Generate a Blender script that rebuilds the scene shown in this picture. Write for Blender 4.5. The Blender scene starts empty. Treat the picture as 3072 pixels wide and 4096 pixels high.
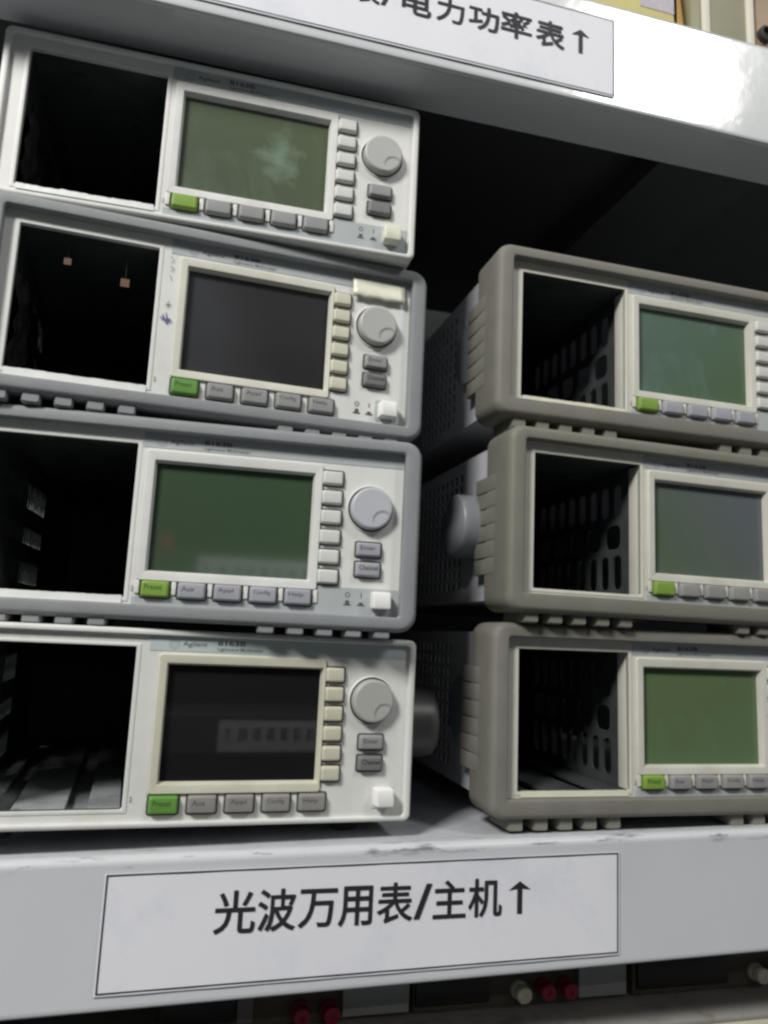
import bpy, bmesh, math, random
from mathutils import Matrix, Vector
random.seed(7)
S = 0.001                                     # everything below is written in millimetres
C = bpy.context.scene.collection
SC = bpy.context.scene

# ------------------------------------------------------------------ camera, world, lamps, exposure
cam = bpy.data.cameras.new('camera')
camo = bpy.data.objects.new('camera', cam)
C.objects.link(camo)
SC.camera = camo
Rr = Vector((0.963239, -0.264591, 0.046500))
Rd = Vector((0.086296, 0.140834, -0.986265))
Rf = Vector((0.254408, 0.954022, 0.158490))
cm = Matrix((Rr, -Rd, -Rf)).transposed().to_4x4()
cm.translation = Vector((88.745, -380.285, 89.941)) * S
camo.matrix_world = cm
cam.sensor_fit = 'VERTICAL'
cam.sensor_height = 36.0
cam.lens = 3095.7 / 4096 * 36.0
cam.clip_start = 0.01
cam.clip_end = 50.0
cam.dof.use_dof = True
cam.dof.focus_distance = 0.352
cam.dof.aperture_fstop = 14.0

w = bpy.data.worlds.new('World')
SC.world = w
w.use_nodes = True
w.node_tree.nodes['Background'].inputs[0].default_value = (0.95, 1.0, 1.06, 1)
w.node_tree.nodes['Background'].inputs[1].default_value = 0.12


def area(name, loc, target, sx, sy, power, col):
    l = bpy.data.lights.new(name, 'AREA')
    l.shape = 'RECTANGLE'
    l.size, l.size_y = sx * S, sy * S
    l.energy = power
    l.color = col
    o = bpy.data.objects.new(name, l)
    C.objects.link(o)
    o.location = Vector(loc) * S
    o.rotation_euler = (Vector(target) - Vector(loc)).to_track_quat('-Z', 'Y').to_euler()
    return o


area('ceiling_lamp', (-860, -1000, 1240), (130, 0, 180), 400, 340, 31.0, (1.0, 0.985, 0.955))
area('ceiling_lamp', (1165, -1245, 1590), (340, -30, 415), 345, 330, 10.0, (1.0, 0.99, 0.97))
area('added_rack_fill', (330, -700, 360), (330, -900, -20), 800, 60, 5.0, (1.0, 0.99, 0.97))  # added unseen light so the far labels show in the screens
SC.view_settings.view_transform = 'Standard'
SC.view_settings.look = 'None'
SC.view_settings.exposure = 0.17
SC.view_settings.gamma = 1.0
SC.cycles.max_bounces = 8
SC.cycles.filter_width = 2.5


# ------------------------------------------------------------------ materials
MATS = {}


def mat(name, col, rough=0.5, metal=0.0, coat=0.0, coat_rough=0.05, var=0.05, scale=60.0,
        bump=0.0, bump_scale=900.0, dirt=None, dirt_amt=0.0, dirt_scale=25.0, spec=0.5, rvar=0.1):
    if name in MATS:
        return MATS[name]
    m = bpy.data.materials.new(name)
    m.use_nodes = True
    nt = m.node_tree
    b = nt.nodes['Principled BSDF']
    tc = nt.nodes.new('ShaderNodeTexCoord')
    no = nt.nodes.new('ShaderNodeTexNoise')
    no.inputs['Scale'].default_value = scale
    no.inputs['Detail'].default_value = 5
    nt.links.new(tc.outputs['Object'], no.inputs['Vector'])
    mr = nt.nodes.new('ShaderNodeMapRange')
    mr.inputs['From Min'].default_value = 0.3
    mr.inputs['From Max'].default_value = 0.7
    mr.inputs['To Min'].default_value = 1 - var
    mr.inputs['To Max'].default_value = 1 + var
    nt.links.new(no.outputs['Fac'], mr.inputs['Value'])
    mx = nt.nodes.new('ShaderNodeVectorMath')
    mx.operation = 'SCALE'
    mx.inputs[0].default_value = col
    nt.links.new(mr.outputs['Result'], mx.inputs['Scale'])
    last = mx.outputs['Vector']
    if dirt is not None:
        n2 = nt.nodes.new('ShaderNodeTexNoise')
        n2.inputs['Scale'].default_value = dirt_scale
        n2.inputs['Detail'].default_value = 8
        n2.inputs['Roughness'].default_value = 0.7
        nt.links.new(tc.outputs['Object'], n2.inputs['Vector'])
        r2 = nt.nodes.new('ShaderNodeMapRange')
        r2.inputs['From Min'].default_value = 0.52
        r2.inputs['From Max'].default_value = 0.75
        r2.inputs['To Max'].default_value = dirt_amt
        nt.links.new(n2.outputs['Fac'], r2.inputs['Value'])
        mc = nt.nodes.new('ShaderNodeMix')
        mc.data_type = 'RGBA'
        nt.links.new(r2.outputs['Result'], mc.inputs['Factor'])
        nt.links.new(last, mc.inputs[6])
        mc.inputs[7].default_value = (*dirt, 1)
        last = mc.outputs[2]
    nt.links.new(last, b.inputs['Base Color'])
    r3 = nt.nodes.new('ShaderNodeMapRange')
    r3.inputs['To Min'].default_value = max(0.02, rough - rvar)
    r3.inputs['To Max'].default_value = min(1, rough + rvar)
    nt.links.new(no.outputs['Fac'], r3.inputs['Value'])
    nt.links.new(r3.outputs['Result'], b.inputs['Roughness'])
    b.inputs['Metallic'].default_value = metal
    b.inputs['Specular IOR Level'].default_value = spec
    b.inputs['Coat Weight'].default_value = coat
    b.inputs['Coat Roughness'].default_value = coat_rough
    if bump:
        n3 = nt.nodes.new('ShaderNodeTexNoise')
        n3.inputs['Scale'].default_value = bump_scale
        n3.inputs['Detail'].default_value = 3
        nt.links.new(tc.outputs['Object'], n3.inputs['Vector'])
        bp = nt.nodes.new('ShaderNodeBump')
        bp.inputs['Strength'].default_value = bump
        bp.inputs['Distance'].default_value = 0.0006
        nt.links.new(n3.outputs['Fac'], bp.inputs['Height'])
        nt.links.new(bp.outputs['Normal'], b.inputs['Normal'])
        if coat:
            nt.links.new(bp.outputs['Normal'], b.inputs['Coat Normal'])
    MATS[name] = m
    return m


GRIME = (0.25, 0.22, 0.16)
panel_white = mat('panel_white', (0.66, 0.665, 0.635), 0.45, var=0.03, bump=0.12, dirt=GRIME, dirt_amt=0.22)
panel_cream = mat('panel_cream', (0.60, 0.59, 0.52), 0.45, var=0.04, bump=0.12, dirt=GRIME, dirt_amt=0.2)
bezel_aged = mat('bezel_aged_cream', (0.58, 0.57, 0.46), 0.45, var=0.05, bump=0.1, dirt=(.3, .26, .15), dirt_amt=.12)
bezel_pale = mat('bezel_pale_yellow', (0.64, 0.635, 0.55), 0.45, var=0.05, bump=0.1, dirt=(.3, .28, .15), dirt_amt=.1)
key_cream = mat('key_cream', (0.54, 0.52, 0.41), 0.5, var=0.04)
key_yellow = mat('key_pale_yellow', (0.58, 0.57, 0.45), 0.5, var=0.04)
key_white = mat('key_white', (0.60, 0.60, 0.575), 0.5, var=0.04)
key_grey = mat('key_grey', (0.27, 0.27, 0.27), 0.5, var=0.05)
key_warm = mat('key_warm_grey', (0.25, 0.24, 0.225), 0.5, var=0.05)
key_lav = mat('key_lavender_grey', (0.33, 0.335, 0.37), 0.5, var=0.05)
key_dark = mat('key_dark_grey', (0.17, 0.17, 0.17), 0.5, var=0.05)
key_green = mat('key_green', (0.115, 0.27, 0.05), 0.5, var=0.06)
key_lime = mat('key_lime_green', (0.20, 0.33, 0.05), 0.5, var=0.06)
gap_shade = mat('gap_shade', (0.05, 0.05, 0.045), 0.8)  # flat dark plates carry the shade of gaps round keys and knob
band_grey = mat('band_blue_grey', (0.40, 0.43, 0.435), 0.5, var=0.03, bump=0.08, dirt=GRIME, dirt_amt=.12)
band_teal = mat('band_teal_grey', (0.45, 0.52, 0.505), 0.5, var=0.03, bump=0.08, dirt=GRIME, dirt_amt=.1)
knob_grey = mat('knob_grey', (0.41, 0.41, 0.40), 0.42, var=0.03)
knob_lav = mat('knob_lavender_grey', (0.44, 0.45, 0.485), 0.42, var=0.03)
knob_warm = mat('knob_warm_grey', (0.38, 0.385, 0.36), 0.42, var=0.03)
power_white = mat('power_white', (0.82, 0.82, 0.80), 0.4, var=0.02)
power_aged = mat('power_aged', (0.66, 0.67, 0.54), 0.4, var=0.04)
bumper_blue = mat('bumper_blue_grey', (0.24, 0.247, 0.256), 0.62, var=0.05, bump=0.35, bump_scale=1600, dirt=(.16, .155, .14), dirt_amt=.35)
bumper_beige = mat('bumper_beige_grey', (0.185, 0.18, 0.152), 0.65, var=0.06, bump=0.35, bump_scale=1600, dirt=(.14, .13, .10), dirt_amt=.4)
bumper_green = mat('bumper_olive_grey', (0.175, 0.175, 0.142), 0.62, var=0.05, bump=0.35, bump_scale=1600, dirt=(.15, .145, .12), dirt_amt=.35)
case_metal = mat('case_painted_metal', (0.50, 0.51, 0.54), 0.4, var=0.03, dirt=GRIME, dirt_amt=.1)
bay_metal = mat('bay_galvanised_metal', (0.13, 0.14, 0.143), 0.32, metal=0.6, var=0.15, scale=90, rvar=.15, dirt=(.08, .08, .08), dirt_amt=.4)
bay_floor = mat('bay_floor_metal', (0.40, 0.42, 0.43), 0.42, metal=0.35, var=0.2, scale=70, dirt=(.10, .11, .12), dirt_amt=.9, dirt_scale=55)
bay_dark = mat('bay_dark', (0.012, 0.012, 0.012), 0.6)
case_darkened = mat('case_metal_darkened', (0.13, 0.13, 0.135), 0.5, var=0.05, dirt=GRIME, dirt_amt=.1)  # left stack's cases darkened so less light bounces into the gap
hub_white = mat('hub_plastic', (0.21, 0.22, 0.24), 0.4, var=0.05, dirt=(.12, .12, .11), dirt_amt=.4, dirt_scale=60)
hub_dark = mat('hub_dark', (0.06, 0.06, 0.06), 0.4)
ink = mat('ink_black', (0.016, 0.016, 0.02), 0.6)
ink_grey = mat('ink_grey', (0.09, 0.09, 0.095), 0.6)
ink_blue = mat('ink_blue', (0.05, 0.06, 0.22), 0.6)
ink_green = mat('ink_dark_green', (0.035, 0.10, 0.02), 0.6)
paper = mat('paper', (0.74, 0.745, 0.785), 0.55, var=0.012, scale=18, bump=0.05, bump_scale=300, dirt=(.60, .62, .70), dirt_amt=.75, dirt_scale=22)
tape_cream = mat('tape_cream', (0.70, 0.69, 0.56), 0.35, var=0.05, bump=0.4, bump_scale=250)
film_mat = mat('plastic_film', (.02, .02, .02), .12, var=.1, rvar=.04)
foot_black = mat('rubber_black', (0.03, 0.03, 0.03), 0.7)
pink_pad = mat('copper_pink', (0.13, 0.07, 0.045), 0.4, var=.1)


def shelf_material(name, col, rough, coat, coat_rough, bump, bscale, scuff):
    m = mat(name, col, rough, var=0.03, scale=14, coat=coat, coat_rough=coat_rough, bump=bump, bump_scale=bscale, rvar=.06)
    if scuff:
        nt = m.node_tree
        b = nt.nodes['Principled BSDF']
        src = b.inputs['Base Color'].links[0].from_socket
        tc = nt.nodes.new('ShaderNodeTexCoord')
        mp = nt.nodes.new('ShaderNodeMapping')
        mp.inputs['Scale'].default_value = (26, 160, 160)
        nt.links.new(tc.outputs['Object'], mp.inputs['Vector'])
        n = nt.nodes.new('ShaderNodeTexNoise')
        n.inputs['Scale'].default_value = 1.0
        n.inputs['Detail'].default_value = 7
        n.inputs['Roughness'].default_value = .72
        nt.links.new(mp.outputs['Vector'], n.inputs['Vector'])
        sx = nt.nodes.new('ShaderNodeSeparateXYZ')
        nt.links.new(tc.outputs['Object'], sx.inputs['Vector'])
        edge = nt.nodes.new('ShaderNodeMapRange')          # worn only along the rolled front edge
        edge.inputs['From Min'].default_value = -0.006
        edge.inputs['From Max'].default_value = -0.001
        nt.links.new(sx.outputs['Z'], edge.inputs['Value'])
        back = nt.nodes.new('ShaderNodeMapRange')
        back.inputs['From Min'].default_value = 0.016
        back.inputs['From Max'].default_value = 0.004
        nt.links.new(sx.outputs['Y'], back.inputs['Value'])
        thr = nt.nodes.new('ShaderNodeMapRange')
        thr.inputs['From Min'].default_value = 0.55
        thr.inputs['From Max'].default_value = 0.66
        nt.links.new(n.outputs['Fac'], thr.inputs['Value'])
        m1 = nt.nodes.new('ShaderNodeMath')
        m1.operation = 'MULTIPLY'
        nt.links.new(edge.outputs['Result'], m1.inputs[0])
        nt.links.new(back.outputs['Result'], m1.inputs[1])
        m2 = nt.nodes.new('ShaderNodeMath')
        m2.operation = 'MULTIPLY'
        nt.links.new(m1.outputs[0], m2.inputs[0])
        nt.links.new(thr.outputs['Result'], m2.inputs[1])
        mc = nt.nodes.new('ShaderNodeMix')
        mc.data_type = 'RGBA'
        nt.links.new(m2.outputs[0], mc.inputs['Factor'])
        nt.links.new(src, mc.inputs[6])
        mc.inputs[7].default_value = (.10, .10, .11, 1)
        nt.links.new(mc.outputs[2], b.inputs['Base Color'])
    return m


shelf_low_mat = shelf_material('shelf_white_paint', (0.56, 0.578, 0.595), 0.42, 0.15, 0.25, 0.06, 300, True)
shelf_up_mat = shelf_material('shelf_gloss_paint', (0.60, 0.62, 0.62), 0.38, 1.0, 0.10, 0.30, 55, False)
shelf_up_mat.node_tree.nodes['Principled BSDF'].inputs['Coat IOR'].default_value = 1.85
deck_mat = mat('shelf_deck_paint', (0.50, 0.51, 0.54), 0.5, var=.05, dirt=(.2, .2, .19), dirt_amt=.5, dirt_scale=40)
under_shade_mat = mat('underside_shade', (0.055, 0.058, 0.054), 0.6, var=.05)  # cavity shade under the deck is put into this dark colour
wall_mat = mat('back_wall_dark', (0.020, 0.024, 0.022), 0.8, var=.2, scale=6)


def screen_mat(name, a, b_, coat_rough=0.03, haze_amt=0.0, haze_col=(.3, .36, .3), direction=(1, 0, 0), lo=0.0, hi=1.0, refl_spot=None):
    m = bpy.data.materials.new(name)
    m.use_nodes = True
    nt = m.node_tree
    bs = nt.nodes['Principled BSDF']
    tc = nt.nodes.new('ShaderNodeTexCoord')
    n = nt.nodes.new('ShaderNodeTexNoise')
    n.inputs['Scale'].default_value = 28
    n.inputs['Detail'].default_value = 4
    nt.links.new(tc.outputs['Object'], n.inputs['Vector'])
    dp = nt.nodes.new('ShaderNodeVectorMath')
    dp.operation = 'DOT_PRODUCT'
    dp.inputs[1].default_value = direction
    nt.links.new(tc.outputs['Generated'], dp.inputs[0])
    ad = nt.nodes.new('ShaderNodeMath')
    ad.operation = 'MULTIPLY_ADD'
    ad.inputs[1].default_value = 0.35
    nt.links.new(n.outputs['Fac'], ad.inputs[0])
    nt.links.new(dp.outputs['Value'], ad.inputs[2])
    mr = nt.nodes.new('ShaderNodeMapRange')
    mr.inputs['From Min'].default_value = lo + .17
    mr.inputs['From Max'].default_value = hi + .17
    nt.links.new(ad.outputs[0], mr.inputs['Value'])
    mc = nt.nodes.new('ShaderNodeMix')
    mc.data_type = 'RGBA'
    mc.inputs[6].default_value = (*a, 1)
    mc.inputs[7].default_value = (*b_, 1)
    nt.links.new(mr.outputs['Result'], mc.inputs['Factor'])
    last = mc.outputs[2]
    if haze_amt:  # noisy pale haze painted into the colour, standing in for reflections
        mp = nt.nodes.new('ShaderNodeMapping')
        mp.inputs['Scale'].default_value = (38, 38, 22)
        mp.inputs['Rotation'].default_value = (0, .5, 0)
        nt.links.new(tc.outputs['Object'], mp.inputs['Vector'])
        n2 = nt.nodes.new('ShaderNodeTexNoise')
        n2.inputs['Scale'].default_value = 1.0
        n2.inputs['Detail'].default_value = 6
        n2.inputs['Roughness'].default_value = .6
        n2.inputs['Distortion'].default_value = 0.8
        nt.links.new(mp.outputs['Vector'], n2.inputs['Vector'])
        r2 = nt.nodes.new('ShaderNodeMapRange')
        r2.inputs['From Min'].default_value = 0.50
        r2.inputs['From Max'].default_value = 0.78
        r2.inputs['To Max'].default_value = haze_amt
        nt.links.new(n2.outputs['Fac'], r2.inputs['Value'])
        m2 = nt.nodes.new('ShaderNodeMix')
        m2.data_type = 'RGBA'
        nt.links.new(r2.outputs['Result'], m2.inputs['Factor'])
        nt.links.new(last, m2.inputs[6])
        m2.inputs[7].default_value = (*haze_col, 1)
        last = m2.outputs[2]
    if refl_spot:                                                    # pale reflection patch painted into the pane's colour
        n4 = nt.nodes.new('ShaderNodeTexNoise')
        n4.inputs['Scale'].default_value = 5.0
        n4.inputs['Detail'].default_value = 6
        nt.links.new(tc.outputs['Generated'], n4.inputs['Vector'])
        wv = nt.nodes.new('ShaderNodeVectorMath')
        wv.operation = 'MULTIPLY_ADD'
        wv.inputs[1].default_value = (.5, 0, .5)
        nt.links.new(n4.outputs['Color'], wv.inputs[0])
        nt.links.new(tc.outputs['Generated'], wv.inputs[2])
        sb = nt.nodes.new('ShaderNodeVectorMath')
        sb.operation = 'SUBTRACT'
        sb.inputs[1].default_value = (refl_spot[0] + .25, .5, refl_spot[1] + .25)
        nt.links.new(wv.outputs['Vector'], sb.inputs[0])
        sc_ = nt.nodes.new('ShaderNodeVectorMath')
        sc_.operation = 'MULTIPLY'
        sc_.inputs[1].default_value = (1 / refl_spot[2], 0, 1 / refl_spot[3])
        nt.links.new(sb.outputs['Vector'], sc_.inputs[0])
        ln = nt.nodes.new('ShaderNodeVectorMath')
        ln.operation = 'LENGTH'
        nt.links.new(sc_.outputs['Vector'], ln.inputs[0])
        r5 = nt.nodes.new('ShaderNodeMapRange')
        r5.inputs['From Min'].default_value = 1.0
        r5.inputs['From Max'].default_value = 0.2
        r5.inputs['To Max'].default_value = refl_spot[4]
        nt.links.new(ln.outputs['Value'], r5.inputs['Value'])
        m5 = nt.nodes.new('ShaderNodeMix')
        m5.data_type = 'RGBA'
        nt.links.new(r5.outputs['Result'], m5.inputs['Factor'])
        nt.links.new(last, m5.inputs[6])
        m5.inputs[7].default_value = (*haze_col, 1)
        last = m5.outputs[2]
    nt.links.new(last, bs.inputs['Base Color'])
    bs.inputs['Roughness'].default_value = 0.5
    bs.inputs['Specular IOR Level'].default_value = 0.2
    bs.inputs['Coat Weight'].default_value = 1.0
    bs.inputs['Coat Roughness'].default_value = coat_rough
    return m


# ------------------------------------------------------------------ mesh helpers (u = right, y = depth, v = up, in mm)
def finish(name, bm, m, parent=None, loc=(0, 0, 0), angle=38):
    me = bpy.data.meshes.new(name)
    bmesh.ops.recalc_face_normals(bm, faces=bm.faces)
    for f in bm.faces:
        f.smooth = True
    bm.to_mesh(me)
    bm.free()
    me.set_sharp_from_angle(angle=math.radians(angle))
    return link(name, me, m, parent, loc)


def link(name, me, m, parent=None, loc=(0, 0, 0)):
    o = bpy.data.objects.new(name, me)
    if m is not None and len(me.materials) == 0:
        me.materials.append(m)
    C.objects.link(o)
    o.location = Vector(loc) * S
    if parent is not None:
        o.parent = parent
    if m is not None and me.materials[0] != m:
        o.material_slots[0].link = 'OBJECT'
        o.material_slots[0].material = m
    return o


def rrect(u0, v0, u1, v1, r, n=5):
    r = max(0.01, min(r, (u1 - u0) / 2 - .01, (v1 - v0) / 2 - .01))
    pts = []
    for cx, cy, a0 in ((u1 - r, v1 - r, 0), (u0 + r, v1 - r, 90), (u0 + r, v0 + r, 180), (u1 - r, v0 + r, 270)):
        for k in range(n + 1):
            a = math.radians(a0 + 90 * k / n)
            pts.append((cx + r * math.cos(a), cy + r * math.sin(a)))
    return pts


def loft(bm, rings, cap0=False, cap1=False, closed=False):
    """rings: list of lists of 3D points in mm"""
    vs = [[bm.verts.new(Vector(p) * S) for p in ring] for ring in rings]
    n = len(vs[0])
    pairs = list(zip(vs, vs[1:])) + ([(vs[-1], vs[0])] if closed else [])
    for a, b in pairs:
        for i in range(n):
            j = (i + 1) % n
            bm.faces.new((a[i], a[j], b[j], b[i]))
    if cap0:
        bm.faces.new(vs[0])
    if cap1:
        bm.faces.new(vs[-1])
    return vs


def ring_at(rect, off, y, r, n=5):
    u0, v0, u1, v1 = rect
    return [(u, y, v) for u, v in rrect(u0 + off, v0 + off, u1 - off, v1 - off, r, n)]


def frame_bm(bm, outer, ro, inner, ri, y_back, y_front, fil_o=1.0, fil_i=0.6, y_in=None, n=5):
    y_in = y_back if y_in is None else y_in
    rings = [ring_at(outer, 0, y_back, ro, n)]
    for k in range(0, 5):
        a = math.radians(90 * k / 4)
        rings.append(ring_at(outer, fil_o * (1 - math.cos(a)), y_front + fil_o * (1 - math.sin(a)), max(ro - fil_o * (1 - math.cos(a)), .3), n))
    for k in range(0, 4):
        a = math.radians(90 * k / 3)
        rings.append(ring_at(inner, -fil_i * (1 - math.sin(a)), y_front + fil_i * (1 - math.cos(a)), ri + fil_i, n))
    rings.append(ring_at(inner, 0, y_in, ri + fil_i * .5, n))
    loft(bm, rings)


def box_bm(bm, u0, u1, y0, y1, v0, v1, bev=0.0):
    if bev <= 0:
        vs = [bm.verts.new(Vector(p) * S) for p in ((u0, y0, v0), (u1, y0, v0), (u1, y1, v0), (u0, y1, v0), (u0, y0, v1), (u1, y0, v1), (u1, y1, v1), (u0, y1, v1))]
        for f in ((0, 1, 5, 4), (1, 2, 6, 5), (2, 3, 7, 6), (3, 0, 4, 7), (4, 5, 6, 7), (3, 2, 1, 0)):
            bm.faces.new([vs[i] for i in f])
        return
    r = (u0, v0, u1, v1)
    loft(bm, [ring_at(r, bev, y1, bev), ring_at(r, .3 * bev, y1 - .3 * bev, bev), ring_at(r, 0, y1 - bev, bev), ring_at(r, 0, y0 + bev, bev),
              ring_at(r, .3 * bev, y0 + .3 * bev, bev), ring_at(r, bev, y0, bev)], True, True)


def box(name, m, parent, u0, u1, y0, y1, v0, v1, bev=0.0, loc=(0, 0, 0)):
    bm = bmesh.new()
    box_bm(bm, u0, u1, y0, y1, v0, v1, bev)
    return finish(name, bm, m, parent, loc)


def filled(outer, holes, t):
    """flat plate with holes via a filled 2D curve; returns mesh in XY (mm*S), thickness t along Z"""
    cu = bpy.data.curves.new('outline', 'CURVE')
    cu.dimensions = '2D'
    cu.fill_mode = 'BOTH'
    cu.extrude = t * S / 2
    for loop in [outer] + holes:
        sp = cu.splines.new('POLY')
        sp.points.add(len(loop) - 1)
        for p, (x, y) in zip(sp.points, loop):
            p.co = (x * S, y * S, 0, 1)
        sp.use_cyclic_u = True
    ob = bpy.data.objects.new('outline', cu)
    C.objects.link(ob)
    dg = bpy.context.evaluated_depsgraph_get()
    dg.update()
    me = bpy.data.meshes.new_from_object(ob.evaluated_get(dg))
    bpy.data.objects.remove(ob)
    bpy.data.curves.remove(cu)
    return me


def plate(name, m, parent, outer, holes, t, plane='UV', at=0.0):
    """plane UV: front face at y=at, going back by t.  plane YV: outer is in (y, v), centred on u=at"""
    me = filled(outer, holes, t)
    for v in me.vertices:
        x, y, z = v.co
        v.co = (x, at * S + t * S / 2 + z, y) if plane == 'UV' else (at * S + z, x, y)
    me.materials.clear()
    bm = bmesh.new()
    bm.from_mesh(me)
    bpy.data.meshes.remove(me)
    bmesh.ops.remove_doubles(bm, verts=bm.verts, dist=1e-6)
    o = finish(name, bm, m, parent)
    return o


def rect_loop(u0, v0, u1, v1):
    return [(u0, v0), (u1, v0), (u1, v1), (u0, v1)]


FONT = None


def text_mesh(s, offset=0.0):
    cu = bpy.data.curves.new('lettering', 'FONT')
    cu.body = s
    cu.size = 1.0
    cu.offset = offset
    cu.resolution_u = 4
    ob = bpy.data.objects.new('lettering', cu)
    C.objects.link(ob)
    dg = bpy.context.evaluated_depsgraph_get()
    dg.update()
    me = bpy.data.meshes.new_from_object(ob.evaluated_get(dg))
    bpy.data.objects.remove(ob)
    bpy.data.curves.remove(cu)
    return me


def text_into(bm, s, rect, y, offset=0.0, slant=0.0):
    """fit the string's ink box into rect (u0, v0, u1, v1), lying at depth y"""
    me = text_mesh(s, offset)
    xs = [v.co.x for v in me.vertices]
    ys = [v.co.y for v in me.vertices]
    x0, x1, y0, y1 = min(xs), max(xs), min(ys), max(ys)
    u0, v0, u1, v1 = rect
    vs = []
    for v in me.vertices:
        fy = (v.co.y - y0) / max(1e-6, y1 - y0)
        u = u0 + (v.co.x - x0) / max(1e-6, x1 - x0) * (u1 - u0)
        vv = v0 + fy * (v1 - v0) + slant * (u - u0)
        vs.append(bm.verts.new(Vector((u, y, vv)) * S))
    for p in me.polygons:
        try:
            bm.faces.new([vs[i] for i in p.vertices])
        except ValueError:
            pass
    bpy.data.meshes.remove(me)


def lettering(name, m, parent, items, y, offset=0.0, step=0.0):
    bm = bmesh.new()
    for s, rect in items:
        if s == '↑':                                            # solid headed arrow drawn as one outline
            u0, v0, u1, v1 = rect
            cu, hw, st = (u0 + u1) / 2, (u1 - u0) / 2, (u1 - u0) * .115
            hv = v1 - (v1 - v0) * .27
            pts = [(cu, v1), (cu - hw, hv), (cu - st, hv + .5), (cu - st, v0), (cu + st, v0), (cu + st, hv + .5), (cu + hw, hv)]
            vs = [bm.verts.new(Vector((u, y, v)) * S) for u, v in pts]
            bm.faces.new((vs[0], vs[1], vs[2], vs[5], vs[6]))
            bm.faces.new((vs[2], vs[3], vs[4], vs[5]))
            continue
        text_into(bm, s, rect, y, offset)
        y -= step
    for f in bm.faces:
        f.normal_update()
        if f.normal.y > 0:
            f.normal_flip()
    me = bpy.data.meshes.new(name)
    bm.to_mesh(me)
    bm.free()
    return link(name, me, m, parent)


def lathe(bm, prof, n=56, axis='y', c=(0, 0, 0)):
    """prof: (radius, along axis)"""
    rings = []
    for r, a in prof:
        ring = []
        for k in range(n):
            t = 2 * math.pi * k / n
            if axis == 'y':
                ring.append((c[0] + r * math.cos(t), c[1] + a, c[2] + r * math.sin(t)))
            else:
                ring.append((c[0] + a, c[1] + r * math.cos(t), c[2] + r * math.sin(t)))
        rings.append(ring)
    loft(bm, rings, prof[0][0] > 0.02, prof[-1][0] > 0.02)


def empty(name, loc, yaw=0.0, roll=0.0):
    o = bpy.data.objects.new(name, None)
    o.empty_display_size = 0.02
    C.objects.link(o)
    o.location = Vector(loc) * S
    o.rotation_euler = (0, roll, yaw)
    return o


def tag(o, label=None, cat=None, group=None, kind=None):
    if label:
        o['label'] = label
    if cat:
        o['category'] = cat
    if group:
        o['group'] = group
    if kind:
        o['kind'] = kind
    return o


# ------------------------------------------------------------------ setting: dark back of the rack
wall = box('wall', wall_mat, None, -900, 1500, 440, 460, -500, 1100)
tag(wall, kind='structure')


# ------------------------------------------------------------------ shelves
def profile_sheet(name, m, parent, prof, x0, x1, thick=None, nx=80):
    """extrude an open (y, v) profile along x"""
    bm = bmesh.new()
    cols = []
    for i in range(nx + 1):
        x = x0 + (x1 - x0) * i / nx
        cols.append([bm.verts.new(Vector((x, y, v)) * S) for y, v in prof])
    for a, b in zip(cols, cols[1:]):
        for i in range(len(prof) - 1):
            bm.faces.new((a[i], a[i + 1], b[i + 1], b[i]))
    o = finish(name, bm, m, parent, angle=30)
    if thick:
        md = o.modifiers.new('thickness', 'SOLIDIFY')
        md.thickness = thick * S
        md.offset = 0
        ed = o.modifiers.new('crisp_edges', 'EDGE_SPLIT')
        ed.split_angle = math.radians(40)
    return o


def make_shelf(loc, slope, h, flange, lip_m, label, deck_d=430, yaw=0.0, deck_m=None):
    root = empty('metal_shelf', loc, yaw, -math.atan(slope))
    tag(root, label, 'shelf', 'white metal shelves of the rack')
    x0, x1 = -420, 860
    r = 3.0
    prof = [(12, -0.6)] + [(r - r * math.sin(math.radians(a)), -r + r * math.cos(math.radians(a))) for a in (0, 22, 45, 68, 90)]
    rb = 2.0
    prof += [(0, -r - .4), (0, -r - 4), (0, -h / 2), (0, -h + rb + 4), (0, -h + rb + .4)]
    prof += [(rb - rb * math.cos(math.radians(a)), -h + rb - rb * math.sin(math.radians(a))) for a in (0, 30, 60, 90)]
    profile_sheet('front_lip', lip_m, root, prof, x0, x1, 1.0)
    profile_sheet('bottom_flange', lip_m, root, [(rb + .2, -h - .1), (flange - 1, -h - .1), (flange, -h + .8), (flange, -h + 9)], x0, x1, 0.8)
    box('deck', deck_m or deck_mat, root, x0, x1, 12.2, deck_d, -3.2, -1.0)
    box('underside_shade_panel', under_shade_mat, root, x0, x1, 12.4, deck_d - 1, -5.2, -3.3)
    box('underside_brace', under_shade_mat, root, 396, 480, 60, deck_d - 2, -26, -5.3)
    return root


low = make_shelf((0, -9, -11.2), .017, 61.4, 34, shelf_low_mat, 'white metal shelf below the instruments with scuffed front edge and centred paper label')
UPY, UPZ = -30.0, 452.2
upp = make_shelf((0, UPY, UPZ), .0135, 66.5, 35, shelf_up_mat, 'glossy white metal shelf above the instruments with a bright lamp reflection')


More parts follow.
